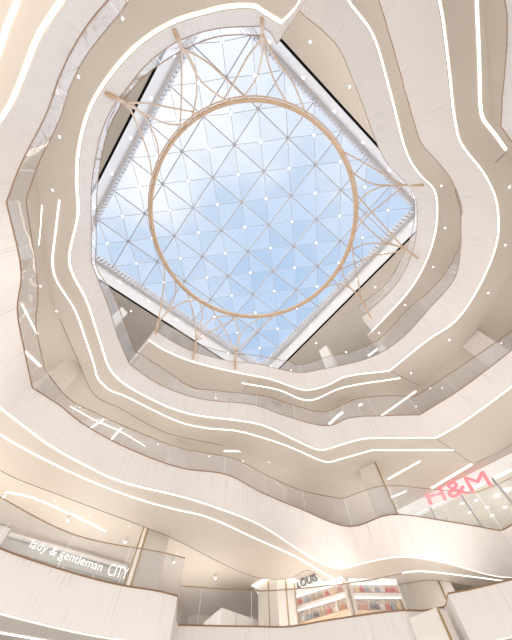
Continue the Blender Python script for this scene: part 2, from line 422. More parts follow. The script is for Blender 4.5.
line_strip('recessed_light_strip', [(59.5, 200), (56, 230), (52.7, 264), (56.6, 280), (75, 310), (86, 340), (94, 364), (98, 378), (110, 390), (123, 395), (180, 422), (207, 428), (238, 431), (285, 445), (320, 460), (328, 462), (340, 459), (372, 450), (372, 450), (453, 450)], LV[3], .045, 'led2', 'thin light strip under the third balcony, from the left side round to the bottom', group=GS)
line_strip('recessed_light_strip', [(242, 383), (279, 390), (301, 399), (312, 400), (341, 388), (400, 378)], LV[4], .065, 'led2', 'short wavy light strip under the fourth balcony below the skylight corner', group=GS)
line_strip('recessed_light_strip', [(477, -15), (476.6, 0), (479, 60), (480.5, 108), (483, 119), (493, 132), (506, 150)], LV[4], .12, 'led2', 'bent light strip near the top right corner on the beige soffit', group=GS)
line_strip('recessed_light_strip', [(-20, 628), (0, 632), (55, 642), (80, 648)], LV[1], .03, 'led2', 'slim light strip crossing the bottom left corner of the picture', group=GS)
line_strip('recessed_light_strip', [(42, 205), (41, 225), (39, 245)], LV[3], .02, 'led2', 'very thin short light line on the left soffit beside the longer strip', group=GS)
GC = 'light bars on the gallery ceilings'
hc = {L: LV[L] + CEIL for L in LV}
for px, L, wd, lab in [
    ([(6, 492), (31, 497), (62, 510), (94, 525), (106, 531.5)], 2, .05, 'thin curved light line on the ceiling above the white lady sign'),
    ([(224, 451), (271, 451)], 3, .12, 'short level light bar behind the third balcony in the lower middle'),
    ([(329, 424), (343, 412), (362, 404)], 4, .28, 'curved light bar on the ceiling below the fourth balcony strip'),
    ([(381, 416), (416, 391)], 4, .18, 'straight slanting light bar ending at the handrail corner right of centre'),
    ([(388, 479), (420, 461)], 3, .12, 'slanting light bar right of the gold edged column'),
    ([(431.5, 488), (471.5, 464)], 3, .25, 'bright slanting light bar beside the red shop letters'),
    ([(70, 406), (95, 420), (120, 431), (145, 446)], 3, .05, 'thin curved light line on the ceiling at the left behind the glass'),
    ([(86, 431), (104, 419)], 3, .1, 'short tilted reflection built as a glowing bar, the left one of two behind the left handrail'),
    ([(108, 443), (121.5, 428)], 3, .12, 'short tilted reflection built as a glowing bar, the right one of two behind the left handrail'),  # this tilted pair are reflections in the glass, modelled as glowing strips
    ([(22, 304), (29, 318), (37.5, 334)], 3, .1, 'steep light bar seen through glass at the left edge, upper of two'),
    ([(24.6, 351), (41, 366.5)], 3, .2, 'light bar seen through glass at the left edge, lower of two'),
    ([(368, 356), (381, 346)], 5, .22, 'short light bar behind glass under the right corner of the skylight'),
    ([(380, 502), (406, 491)], 3, .14, 'light bar cut by the handrail left of the red shop letters')]:
    line_strip('light_bar_and_reflection', px, hc[L] - .005, wd * .7, 'led2', lab, group=GC)

# ------------------------------------------------------------------ glass balustrades
def balustrade(L, px, label, tlist=None, step=1.35, steps=None):
    hr = LV[L] + RH; rim = Rim(px, hr)
    z0 = LV[L] + FH + EYE; z1 = hr + EYE
    root = empty('glass_balustrade', pol((rim.lo + rim.hi) / 2, rim.r((rim.lo + rim.hi) / 2), z0)); tag(root, label, 'balustrade', 'glass balustrades along the balcony edges')
    n = max(8, int((rim.hi - rim.lo) / (2 * PI) * 1400))
    ths = [rim.lo + (rim.hi - rim.lo) * i / n for i in range(n + 1)]
    def tr(th):
        x = (th % (2 * PI)) / (2 * PI) * NT; i = int(x); q = x - i
        return T[L][i % NT] * (1 - q) + T[L][(i + 1) % NT] * q
    top = [pol(t, rim.r(t), z1) for t in ths]; bot = [pol(t, tr(t) + .06, z0) for t in ths]
    v, f = tube(top, .019 if L < 3 else .026, 6); obj('handrail', v, f, 'rail', root, smooth=True)
    i = 0
    while i < n:
        j = i; s = 0
        while j < n and s < step: s += (top[j + 1] - top[j]).length; j += 1
        if n - j < 3: j = n
        idx = range(i, j + 1); v = []; f = []
        for q in idx:
            out = Vector((top[q].x, top[q].y, 0)).normalized() * .012
            v += [top[q] - out, bot[q] - out, bot[q] + out, top[q] + out]
        m = len(v) // 4
        for k in range(m - 1):
            f.append((4 * k, 4 * k + 4, 4 * k + 5, 4 * k + 1)); f.append((4 * k + 2, 4 * k + 6, 4 * k + 7, 4 * k + 3))
        e = 4 * (m - 1); f += [(0, 1, 2, 3), (e + 3, e + 2, e + 1, e)]
        obj('glass_panel', v, f, 'glass', root)
        if j < n:
            v, f = beam(bot[j], top[j], .022, .022); obj('joint_strip', v, f, 'whitegloss', root)
        i = j
balustrade(1, [(185, 558), (160, 552), (75, 535), (0, 497), (-60, 460)], 'glass balustrade with bronze handrail in front of the white lady sign', step=2.2)
balustrade(1, [(402, 573), (370, 580), (334, 585), (293, 589), (255, 591), (182, 586)], 'glass balustrade in front of the warm lit shop at the bottom centre', step=2.2)
balustrade(2, [(560, 440), (512, 477), (475, 493), (475, 493), (430, 489), (382, 486), (342, 499), (342, 499), (300, 490), (260, 472), (235, 459), (180, 448), (140, 433), (100, 415), (68, 398), (45, 370), (45, 370), (36, 325), (38, 290), (26, 200), (26, 200), (38, 165), (60, 118), (70, 86), (85, 57), (100, 37), (118, 15), (140, -15)], 'long glass balustrade on the second balcony below the red shop letters', step=2.6)
balustrade(3, [(570, 290), (512, 331), (460, 367), (416, 396), (416, 396), (385, 396), (356, 399), (323, 412), (300, 407), (263, 396), (219, 391), (191, 387), (168, 372), (134, 350), (134, 350), (113, 294), (96, 266), (96, 250), (98, 179), (108, 130), (124, 100), (143, 77), (185, 49), (220, 36), (255, 35), (262, 36)], 'glass balustrade on the third balcony curving round the left of the skylight', step=2.6)
balustrade(4, [(455, 190), (461, 214), (461, 240), (441, 279), (406, 311), (378, 340), (351, 352), (331, 356), (300, 365), (290, 362), (251, 355), (229, 353), (197, 343), (180, 332), (164, 324)], 'glass balustrade on the fourth balcony under the lower skylight corner', step=2.6)
balustrade(5, [(411, 191), (415, 204), (412, 232), (405, 250), (388, 282), (358, 306)], 'short glass balustrade on the topmost balcony at the right skylight corner', step=2.6)

# ------------------------------------------------------------------ roof, skylight
LA = -2.447; LS = 0.1125
E1 = Vector((math.cos(LA), math.sin(LA), 0)); E2 = Vector((math.sin(LA), -math.cos(LA), 0))
def G(x, y, h=HG, z=None):
    p = (Vector((-0.2108, -0.0886, 0)) + (E1 * x + E2 * y) * -LS) if False else Vector((-0.2108, -0.0886, 0)) + (E1 * x + E2 * y) * LSS
    return Vector((p.x * HG, p.y * HG, (h if z is None else z) + EYE))
LSS = -0.1125
X0, X1, Y0, Y1 = -1.0, 6.0, -4.0, 3.0
cor = [G(X0, Y0), G(X1, Y0), G(X1, Y1), G(X0, Y1)]
cen = sum(cor, Vector()) / 4
# ceiling plane with square opening
zc = HC + EYE
outer = [cen + (c - cen).normalized() * 62 for c in cor]
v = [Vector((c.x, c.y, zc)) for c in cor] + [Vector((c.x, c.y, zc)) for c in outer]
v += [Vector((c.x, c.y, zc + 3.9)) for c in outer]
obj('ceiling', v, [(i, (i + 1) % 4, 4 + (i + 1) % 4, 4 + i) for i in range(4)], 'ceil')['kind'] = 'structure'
win = empty('window_1', (cen.x, cen.y, zc)); win['kind'] = 'structure'
def grow(c, d): return cen + (c - cen) * (1 + d / ((cor[0] - cor[1]).length / 2))
# black shadow gap round the opening
v = []; f = []
for c in cor:
    for d in (0.0, 0.16):
        q = grow(c, d); v += [Vector((q.x, q.y, zc - .03)), Vector((q.x, q.y, zc + .05))]
for i in range(4):
    a = i * 4; b = ((i + 1) % 4) * 4
    f += [(a, b, b + 2, a + 2), (a, a + 1, b + 1, b), (a + 2, b + 2, b + 3, a + 3)]
obj('shadow_gap', v, f, 'black', win)
# upstand walls and the return above
v = [Vector((c.x, c.y, zc)) for c in cor] + [Vector((c.x, c.y, HG + EYE)) for c in cor]
obj('upstand', v, [(i, (i + 1) % 4, 4 + (i + 1) % 4, 4 + i) for i in range(4)], 'white', win)
# louvre fins at the top of the upstand
fins = []
for i in range(4):
    a, b = cor[i], cor[(i + 1) % 4]; d = (b - a); Ln = d.length; d.normalize(); inn = (cen - (a + b) / 2); inn.z = 0; inn.normalize()
    N = 62
    for k in range(N):
        p = a + d * (Ln * (k + .5) / N)
        z1_ = HG + EYE - .02; z0_ = z1_ - 1.25
        fins.append(beam(Vector((p.x, p.y, z0_)) + inn * .13, Vector((p.x, p.y, z1_)) + inn * .13, .10, .26, up=d))
    fins.append(beam(Vector((a.x, a.y, HG + EYE - 1.3)) + inn * .15, Vector((b.x, b.y, HG + EYE - 1.3)) + inn * .15, .3, .06))
v, f = merge(*fins); obj('louver', v, f, 'fin', win)
# small lights on the upstand
gl = 'small star bright lights on the white skylight upstand'
def spot_mesh(m, r=.09, dz=.05, n=12):
    v = []; 
    for k in range(n): a = 2 * PI * k / n; v.append((r * math.cos(a), r * math.sin(a), 0))
    for k in range(n): a = 2 * PI * k / n; v.append((r * .8 * math.cos(a), r * .8 * math.sin(a), -dz))
    f = [tuple(range(n)), tuple(range(n, 2 * n))[::-1]] + [(k, (k + 1) % n, n + (k + 1) % n, n + k) for k in range(n)]
    me = bpy.data.meshes.new('lens'); me.from_pydata(v, [], f); me.materials.append(M[m]); return me
ME_BIG = spot_mesh('lamp', .11, .07); 
k = 0
side_name = ['lower left', 'lower right', 'upper right', 'upper left']
for i in range(4):
    a, b = cor[i], cor[(i + 1) % 4]; d = b - a; inn = (cen - (a + b) / 2); inn.z = 0; inn.normalize()
    for q in range(7):
        p = a + d * ((q + .5) / 7)
        o = bpy.data.objects.new('upstand_light', ME_BIG); C.objects.link(o)
        o.location = Vector((p.x, p.y, zc + 1.5)) + inn * .0; o.rotation_euler = inn.to_track_quat('-Z', 'Y').to_euler()
        tag(o, 'small bright round light on the %s side of the white band round the skylight' % side_name[i], 'light', 'upstand lights, %s side' % side_name[i])
# lattice: main nodes at whole numbers, small lit nodes at the cell centres
bars = []; thin = []
AP = .35
def bar(a, b, wd, dp, lst): lst.append(beam(a, b, wd, dp))
nx, ny = 7, 7
for i in range(nx + 1):
    for j in range(ny + 1):
        if i < nx: bar(G(X0 + i, Y0 + j), G(X0 + i + 1, Y0 + j), .09, .10, bars)
        if j < ny: bar(G(X0 + i, Y0 + j), G(X0 + i, Y0 + j + 1), .09, .10, bars)
v, f = merge(*bars); obj('glazing_bar', v, f, 'bar', win)
pv = {0: ([], [], []), 1: ([], [], [])}
for i in range(nx):
    for j in range(ny):
        x, y = X0 + i, Y0 + j; m = G(x + .5, y + .5, HG + AP)
        cs = [G(x, y), G(x + 1, y), G(x + 1, y + 1), G(x, y + 1)]
        for q in range(4):
            d = (cs[q] - m); N = 1
            bar(m, cs[q], .04, .05, thin)
            V, Fc, UV = pv[1 if (q in (0, 2)) == ((i + j) % 2 == 0) or random.random() < .12 else 0]
            kk = len(V); V += [cs[q] + Vector((0, 0, .08)), cs[(q + 1) % 4] + Vector((0, 0, .08)), m + Vector((0, 0, .08))]; Fc.append((kk, kk + 1, kk + 2))
            ed = (cs[(q + 1) % 4] - cs[q]).normalized(); 
            for p in (cs[q], cs[(q + 1) % 4], m):
                e_ = p - cs[q]; ax = random.Random(i * 9 + j * 3 + q).choice((0, 0, 1))
                u1 = e_.dot(ed); u2 = (e_ - ed * u1).length
                UV.append((u2, u1))
        d = None
v, f = merge(*thin); obj('cell_bar', v, f, 'bar', win)
obj('pane', pv[0][0], pv[0][1], 'pane', win, pv[0][2]); obj('fritted_pane', pv[1][0], pv[1][1], 'panehatch', win, pv[1][2])
# hub discs on the main nodes
hubs = []
for i in range(nx + 1):
    for j in range(ny + 1):
        c = G(X0 + i, Y0 + j, HG - .07); hubs.append(prism([(c.x + .15 * math.cos(2 * PI * k / 10), c.y + .15 * math.sin(2 * PI * k / 10)) for k in range(10)], c.z - .05, c.z + .05))
v, f = merge(*hubs); obj('hub_plate', v, f, 'bar', win)
ME_NODE = spot_mesh('lamp', .10, .06)
for i in range(nx):
    for j in range(ny):
        p = G(X0 + i + .5, Y0 + j + .5, HG + AP - .05)
        o = bpy.data.objects.new('skylight_node_light', ME_NODE); C.objects.link(o); o.location = p
        tag(o, 'tiny white light at a crossing of the thin bars of the glass roof', 'light', 'tiny lights on the glass roof lattice')

# ------------------------------------------------------------------ golden ring and its branching struts
HR = 25.6
rc = Vector((-0.0012 * HR, 0.12575 * HR, HR + EYE)); rr = 0.33614 * HR
tree = empty('golden_ring_sculpture', rc); tag(tree, 'huge golden bronze ring hanging under the glass roof on curved branching struts', 'sculpture')
v, f = tube([rc + Vector((math.cos(a), math.sin(a), 0)) * rr for a in [2 * PI * k / 128 for k in range(128)]], .155, 12, True)
obj('ring', v, f, 'gold', tree, smooth=True)
v, f = tube([rc + Vector((math.cos(a), math.sin(a), 0)) * (rr + .3) + Vector((0, 0, .25)) for a in [2 * PI * k / 128 for k in range(128)]], .05, 8, True)
obj('outer_hoop', v, f, 'gold', tree, smooth=True)
def onring(px, py):
    p = U(px, py, HR) - rc; p.z = 0; return rc + p.normalized() * rr
clusters = [
 ((106.5, 94), LV[3] + .2, (124, 102), [[(150, 104), (178, 109), (203, 114)], [(147, 115), (168, 124), (185, 124), (200, 117)], [(133, 115), (150, 161), (153, 186)], [(136, 108), (150, 126), (158, 147), (158, 168)]]),
 ((174, 30), LV[3] + .2, (182, 48), [[(181.5, 60), (181.5, 96), (178, 130)], [(188, 55), (195.5, 72), (196.5, 96), (190, 122)], [(187, 55), (203, 83), (224.5, 99), (236, 102)], [(190, 52), (209.5, 64), (229, 82), (248, 98)]]),
 ((262.5, 16), LV[3] + .2, (262, 32), [[(259, 42), (246, 59.5), (233, 84), (219, 104)], [(261, 61), (254.6, 81), (240, 100)], [(266, 55), (275, 82), (291, 104)], [(266, 42), (278, 62), (293.5, 84), (310, 110)]]),
 ((423.5, 185.5), LV[5] + .2, (403, 185), [[(380, 172), (358.7, 159.7), (338, 150)], [(386.7, 185.5), (367, 182), (350, 168)], [(381, 187), (365, 195), (353, 210)], [(395, 193), (371.6, 212), (361, 223), (352, 240)]]),
 ((418, 258.5), LV[5] + .2, (404, 248), [[(389, 231.7), (371.6, 212), (353, 192)], [(382.4, 240), (365, 225), (354, 213)], [(384.5, 243.5), (363, 244.6), (347, 254)], [(396, 252), (373, 256), (353, 264), (340, 275)]]),
 ((371, 318), LV[5] + .2, (361, 298), [[(357, 275), (353, 254), (352, 235)], [(346, 282), (342, 266), (347, 252)], [(350, 288), (336, 284), (318, 291)]]),
 ((235.3, 370), LV[4] + .2, (235.5, 352), [[(230, 340), (223, 326.6), (209, 307)], [(238.5, 333), (236, 322), (228, 314)], [(239, 340), (244.5, 328.7), (264, 316)], [(243, 345), (259.6, 328.7), (278, 314)]]),
 ((193, 359.5), LV[4] + .2, (196, 340), [[(195, 325), (193, 311.5), (184, 290)], [(201, 322), (202.6, 312), (197, 300)], [(200, 335), (210, 320), (232, 314)], [(202, 338), (214, 330), (242, 316)]]),
 ((155.5, 334), LV[4] + .2, (158, 322), [[(162.6, 296), (164.4, 268), (161, 252)], [(168, 310), (175, 296), (175.6, 284), (170, 268)], [(168, 312), (182, 303), (199.5, 300), (216, 310)]]),
]
for bx, hb, fk, brs in clusters:
    p0 = U(*bx, hb); p1 = U(*fk, hb + 1.6)
    v, f = tube([p0, (p0 + p1) / 2, p1], [.06, .085, .07], 10); tr = obj('strut_trunk', v, f, 'gold', tree, smooth=True)
    for br in brs:
        e = onring(*br[-1]); tot = 0; pts = [Vector(fk)] + [Vector(q) for q in br]; ds = [0]
        for a, b in zip(pts[:-1], pts[1:]): tot += (a - b).length; ds.append(tot)
        P = [p1]
        for q, d in list(zip(pts, ds))[1:-1]:
            s = d / tot; P.append(U(q.x, q.y, (hb + 1.6) + (HR - hb - 1.6) * (s ** .8)))
        P.append(e); P = cr_spline(P, 7)
        v, f = tube(P, .05, 8); obj('strut_branch', v, f, 'gold', tree, smooth=True)

# ------------------------------------------------------------------ hall floor
v, f = prism([(ROUT * math.cos(a), ROUT * math.sin(a)) for a in [2 * PI * k / 64 for k in range(64)]], -.2, 0)
obj('floor', v, f, 'stone')['kind'] = 'structure'

# ------------------------------------------------------------------ back walls of the galleries
def line_wall(name, pts, z0, z1, m, th=.2):
    v = []; f = []
    for p in pts:
        o = Vector((p.x, p.y, 0)).normalized() * th
        v += [Vector((p.x, p.y, z0)), Vector((p.x, p.y, z1)), Vector((p.x + o.x, p.y + o.y, z1)), Vector((p.x + o.x, p.y + o.y, z0))]
    for i in range(len(pts) - 1):
        a = 4 * i; f += [(a, a + 4, a + 5, a + 1), (a + 1, a + 5, a + 6, a + 2), (a + 2, a + 6, a + 7, a + 3)]
    o = obj(name, v, f, m); o['kind'] = 'structure'; return o
flr = {L: LV[L - 1] + FH + EYE for L in (2, 3, 4, 5)}      # finished floor under ceiling L
top = {L: hc[L] + EYE for L in hc}
def back_wall(L, name, a0, a1, dist):
    idx = sect(None, a0, a1)
    pts = [pol(2 * PI * i / NT, max(B[L][i % NT], B[L - 1][i % NT]) + dist, 0) for i in idx[::6]]
    line_wall(name, pts, flr[L], top[L], 'wall')
back_wall(3, 'wall_third_gallery', math.radians(0), math.radians(360), 8)
back_wall(4, 'wall_fourth_gallery', math.radians(0), math.radians(360), 7)
back_wall(5, 'wall_fifth_gallery', math.radians(0), math.radians(360), 7)
back_wall(2, 'wall_second_gallery', math.radians(0), math.radians(360), 9)
# level with the white lady sign
LA_, LB_ = U(-30, 521, hc[2]), U(128, 566, hc[2])

# added uplights hidden on the gallery floors to brighten the soffits above
flr[6] = LV[5] + FH + EYE
for L in (2, 3, 4, 5, 6):
    for k in range(18):
        a = 2 * PI * (k + .5 * (L % 2)) / 18; i = int(a / (2 * PI) * NT) % NT
        rlo = max(T[L - 1][(i + d) % NT] for d in range(-12, 13))
        area('added_gallery_fill', pol(a, rlo + 3.2, flr[L] + .12), 4.5, GALLERY_FILL * {2: 2.5, 3: 1.45, 4: 1.1, 5: 1.05, 6: 1.4}[L] * (.5 if L == 3 and math.sin(a) < .2 and math.cos(a) < .3 else .7 if math.sin(a) < -.1 and L < 5 else 1), (1.0, 0.965, 0.93), (PI, 0, 0))

# ------------------------------------------------------------------ columns
def column(near, right, left, L, label, base=None, trim=None, cap=False, hz=None):
    h = hc[L] if hz is None else hz
    p, r, l = U(*near, h), U(*right, h), U(*left, h); q = r + l - p
    zb = (flr[L] if L in flr else LV[L - 1]) if base is None else base
    root = empty('column', (p.x, p.y, zb)); tag(root, label, 'column', 'square beige columns of the galleries')
    poly = [(a.x, a.y) for a in (p, r, q, l)]
    v, f = prism(poly, zb, h + EYE); obj('shaft', v, f, 'column', root)
    for c in (trim or []):
        a = {'n': p, 'r': r, 'l': l}[c] if isinstance(c, str) else p + (r - p) * c if c > 0 else p + (l - p) * -c
        a = a + (Vector((-a.x, -a.y, 0)).normalized() * .012)
        v, f = beam(Vector((a.x, a.y, zb)), Vector((a.x, a.y, h + EYE - .01)), .07, .07, Vector((1, 0, 0))); obj('brass_trim', v, f, 'brass', root)
    if cap:
        c = (p + q) / 2; g = lambda a: c + (a - c) * 1.35
        poly = [(g(a).x, g(a).y) for a in (p, r, q, l)]
        v, f = prism(poly, h + EYE - .09, h + EYE - .03); obj('lit_capital', v, f, 'headerglow2', root)
    return root
column((150, 522), (170.6, 531.6), (144, 527), 2, 'square beige column with brass corner strip beside the white lady sign', trim=['l', 'n'])
column((276.4, 574), (294, 581), (258, 584), 2, 'square column with glowing capital and brass strips left of the warm lit shop', trim=[-.45, .5, 'r'], cap=True)
column((436, 576), (446, 573), (398, 588), 2, 'broad beige column with brass edge at the bottom right', trim=['n'])
column((437, 607), (447, 612), (409, 618.5), 1, 'beige pier standing against the bottom right balcony edge', base=0, trim=['n'], hz=5.0)
column((67, 359), (82.5, 370), (50, 370), 3, 'square beige column at the left under the third balcony')
column((175.6, 439), (191, 448), (170, 446), 3, 'square beige column in the lower middle beside the short level light bar')
column((375, 462.5), (381, 476), (359, 470), 3, 'beige column with brass edge left of the slanting light bars', trim=['n', 'r'])
column((272, 399), (281, 403), (267, 403), 4, 'small column seen between the third and fourth balcony, left of the two')
column((350, 398), (357, 402), (340, 405), 4, 'small column seen between the third and fourth balcony beside the curved light bar')
column((326, 345), (331, 350), (319, 351), 5, 'slim column under the lower right edge of the skylight')
column((474, 328), (489, 337), (458, 343), 4, 'stubby beige column at the right under the fourth balcony soffit')
column((122, 307), (128, 313), (115, 313), 5, 'small column left of the skylight behind the third balcony glass')

# ------------------------------------------------------------------ downlights
dl_v = []
def downlight(px, py, h, label, group, r=.11):
    p = U(px, py, h)
    root = empty('downlight', p); tag(root, label, 'downlight', group)
    n = 14; v = []
    for q, z in ((r * 1.5, 0), (r * 1.5, -.03), (r, -.03), (r, 0)):
        for k in range(n): a = 2 * PI * k / n; v.append(p + Vector((q * math.cos(a), q * math.sin(a), z)))
    f = []
    for s in range(3): f += ring_faces(n, s * n, (s + 1) * n)
    obj('rim', v, f, 'track', root)
    v = [p + Vector((r * math.cos(2 * PI * k / n), r * math.sin(2 * PI * k / n), -.012)) for k in range(n)]
    obj('lens', v, [tuple(range(n))[::-1]], 'lamp', root)
gd = 'round recessed downlights in the %s'
for L, hh, nm, pts in [
    (3, LV[3], 'soffit of the third balcony', [(79, 77), (123, 19), (60, 137), (53, 190), (57, 311), (41, 286)]),
    (4, LV[4], 'soffit of the fourth balcony', [(509, 187), (488, 293), (505, 245), (449, 340), (411, 373)]),
    (5, LV[5], 'soffit of the topmost balcony', [(441, 186), (445, 228), (433, 267), (405, 305), (379, 333)]),
    (0, HC, 'ceiling round the skylight', [(310, 42), (349.5, 87), (316, 343), (375, 287), (131, 311)]),
    (2, hc[2], 'ceiling above the white lady sign', [(22, 482), (55, 500), (90, 516), (129, 526), (197, 536), (238, 541), (177, 553)]),
    (3, hc[3], 'ceiling behind the third balcony', [(58, 404), (80, 407), (243, 461), (269, 462), (158, 444), (209, 456), (131, 460)]),
    (3, hc[3] - .02, 'ceiling above the red shop letters', [(468, 443)]),
    (4, hc[4], 'ceiling behind the fourth balcony', [(216, 398), (253, 396), (486, 345), (501, 343), (430, 388), (442, 388), (416, 406)]),
    (5, hc[5], 'ceiling behind glass below the skylight', [(328, 360), (346, 352), (291, 370)])]:
    for (x, y) in pts: downlight(x, y, hh, 'small round white downlight in the ' + nm, gd % nm, .03 + .012 * (hh > 11) + .015 * (hh > 15) + .02 * (hh > 22))

# ------------------------------------------------------------------ track spots on the lower ceiling
def track_spot(px, py, h, label):
    p = U(px, py, h); root = empty('track_spotlight', p); tag(root, label, 'spotlight', 'track spotlights on the lower ceiling')
    v, f = prism([(p.x + a, p.y + b) for a, b in ((-.1, -.04), (.1, -.04), (.1, .04), (-.1, .04))], p.z - .06, p.z); obj('bracket', v, f, 'track', root)
    d = Vector((.5, -.4, -.6)).normalized(); a = p + Vector((0, 0, -.1))
    v, f = tube([a - d * .1, a + d * .22], .06, 10); obj('housing', v, f, 'track', root)
    v, f = tube([a + d * .22, a + d * .23], .055, 10); obj('lens', v, f, 'lamp', root)
for x, y, lab in [(6, 493, 'white track spotlight at the left end of the curved light line'), (69, 517, 'white track spotlight on the ceiling above the gentleman word'), (125, 538, 'white track spotlight just left of the brass edged column'),
                  (173, 558, 'white track spotlight behind the glass right of the brass edged column'), (214, 574, 'white track spotlight in the middle of the lower ceiling'), (256, 588, 'white track spotlight beside the glowing capital')]:
    track_spot(x, y, hc[2], lab)

# ------------------------------------------------------------------ writing
def text_obj(name, body, A, B_, P0, P1, hpx, m, label, ext=.03, cat='sign', off=.05, thin=0.0):
    """lettering on the vertical plane A-B whose baseline runs between pixels P0 and P1"""
    a = onplane(*P0, A, B_); b = onplane(*P1, A, B_)
    d = (b - a); Lw = d.length; d.normalize()
    nrm = Vector((-a.x, -a.y, 0)); nn_ = Vector((0, 0, 1)).cross(d).normalized()
    upv = Vector((0, 0, 1)); upv = (upv - d * upv.dot(d)).normalized(); n3 = d.cross(upv)
    cu = bpy.data.curves.new(name, 'FONT'); cu.body = body; cu.extrude = ext; cu.size = 1; cu.offset = thin
    o = bpy.data.objects.new(name, cu); C.objects.link(o); bpy.context.view_layer.update()
    me = bpy.data.meshes.new_from_object(o); bpy.data.objects.remove(o)
    xs_ = [q.co.x for q in me.vertices]; ys_ = [q.co.y for q in me.vertices]; x0 = min(xs_); wd = max(xs_) - x0
    sc = Lw / wd; top_ = onplane(P0[0] + hpx[0], P0[1] + hpx[1], A, B_); sy = (top_ - a).dot(upv) / max(ys_)
    for q in me.vertices:
        x, y, z = q.co; q.co = d * ((x - x0) * sc) + upv * (y * sy) + n3 * (z + off)
    me.materials.clear(); me.materials.append(M[m]); me.name = name
    r = bpy.data.objects.new(name, me); C.objects.link(r); r.location = a
    return tag(r, label, cat) if label else r

LA_, LB_ = U(-30, 517, hc[2]), U(128, 563, hc[2])
line_wall('wall_lower_left', [U(-60, 507, hc[2]), LB_], flr[2], top[2], 'wall')
sf = empty('shopfront', LA_ * .2 + LB_ * .8); tag(sf, 'grey glass shopfront under the white lady and gentleman letters', 'shopfront')
def plane_quad(name, A, B_, pts, m, parent, off):
    inn = Vector((-A.x, -A.y, 0)).normalized()
    v = [onplane(x, y, A, B_) + inn * off for x, y in pts]; v += [p + inn * .04 for p in v]; n = len(pts)
    return obj(name, v, [tuple(range(n)), tuple(range(n, 2 * n))[::-1]] + [(i, (i + 1) % n, n + (i + 1) % n, n + i) for i in range(n)], m, parent)
zt = onplane(65, 553, LA_, LB_).z
dd = (LB_ - LA_).normalized(); dd.z = 0
inn = Vector((dd.y, -dd.x, 0)); 
if inn.dot(LA_) > 0: inn = -inn
a0 = onplane(8, 536, LA_, LB_); a0.z = 0; b0 = onplane(125, 573, LA_, LB_); b0.z = 0
Ls = (b0 - a0).length
v, f = prism([(p.x, p.y) for p in (a0 + inn * .03, b0 + inn * .03, b0 + inn * .07, a0 + inn * .07)], flr[2], zt - .02); obj('glazing', v, f, 'greyglass', sf)
v, f = prism([(p.x, p.y) for p in (a0 + inn * .03, b0 + inn * .03, b0 + inn * .22, a0 + inn * .22)], zt - .02, zt + .12); obj('header', v, f, 'whitegloss', sf)
for k in range(5):
    p = a0 + dd * (Ls * k / 4)
    v, f = prism([(q.x, q.y) for q in (p - dd * .06 + inn * .07, p + dd * .06 + inn * .07, p + dd * .06 + inn * .15, p - dd * .06 + inn * .15)], flr[2], zt - .02); obj('mullion', v, f, 'panelgrey', sf)
v, f = prism([(p.x, p.y) for p in (a0 + inn * .08, b0 + inn * .08, b0 + inn * .12, a0 + inn * .12)], zt - .55, zt - .12); obj('lit_panel', v, f, 'panelgrey', sf)
p = a0 - dd * .9
v, f = prism([(q.x, q.y) for q in (p, a0 - dd * .05, a0 - dd * .05 + inn * .25, p + inn * .25)], flr[2], zt + .25)
tag(obj('white_pier', v, f, 'whitegloss'), 'white pier at the left picture edge beside the grey shopfront', 'pier')
text_obj('lettering_sign', 'lady & gentleman', LA_, LB_, (27.5, 549.5), (99, 573.5), (2, -9), 'signwhite', 'white lettering reading lady and gentleman on the grey shopfront', off=.25, ext=.01, thin=-.012)
text_obj('lettering_sign', 'CITY', LA_, LB_, (105, 577), (124, 582), (2.4, -12), 'signwhite', 'larger white word CITY at the right end of the lettering', off=.25, ext=.01, thin=-.012)

# H&M shopfront
HA, HB = U(512, 454.5, hc[3]), U(420, 500, hc[3])
hd = (HB - HA).normalized(); hin = Vector((hd.y, -hd.x, 0))
if hin.dot(HA) > 0: hin = -hin
h0 = HA - hd * 2.5; h1 = HA + hd * ((HB - HA).length + 4.0)
zb = onplane(480, 484.5, HA, HB).z
hs = empty('shopfront', HA); tag(hs, 'white shop header and tall glass front carrying the red letters', 'shopfront')
def hbox(name, a, b, o0, o1, z0, z1, m, parent=hs):
    v, f = prism([(p.x, p.y) for p in (a + hin * o0, b + hin * o0, b + hin * o1, a + hin * o1)], z0, z1); return obj(name, v, f, m, parent)
hbox('header', h0, h1, -.25, .15, zb, top[3] - .01, 'headerglow')
hbox('glazing', h0, h1, -.02, .02, flr[3], zb, 'shopglass')
for k in range(7):
    p = h0 + hd * ((h1 - h0).length * k / 6); hbox('mullion', p - hd * .06, p + hd * .06, -.05, .1, flr[3], zb, 'bar')
text_obj('lettering_sign', 'H&M', HA, HB, (431, 506), (494, 487), (-2, -15), 'red', 'red lettering of three characters on the white shop header', off=.2, ext=.08)
for i, (x, y) in enumerate([(476, 500), (487, 507), (497, 496), (505, 507), (462, 503), (508, 490), (492, 515), (470, 512)]):
    downlight(x, y, hc[3] - .03, 'bright round ceiling light inside the shop with red letters', 'ceiling lights inside the shop with red letters', .14)

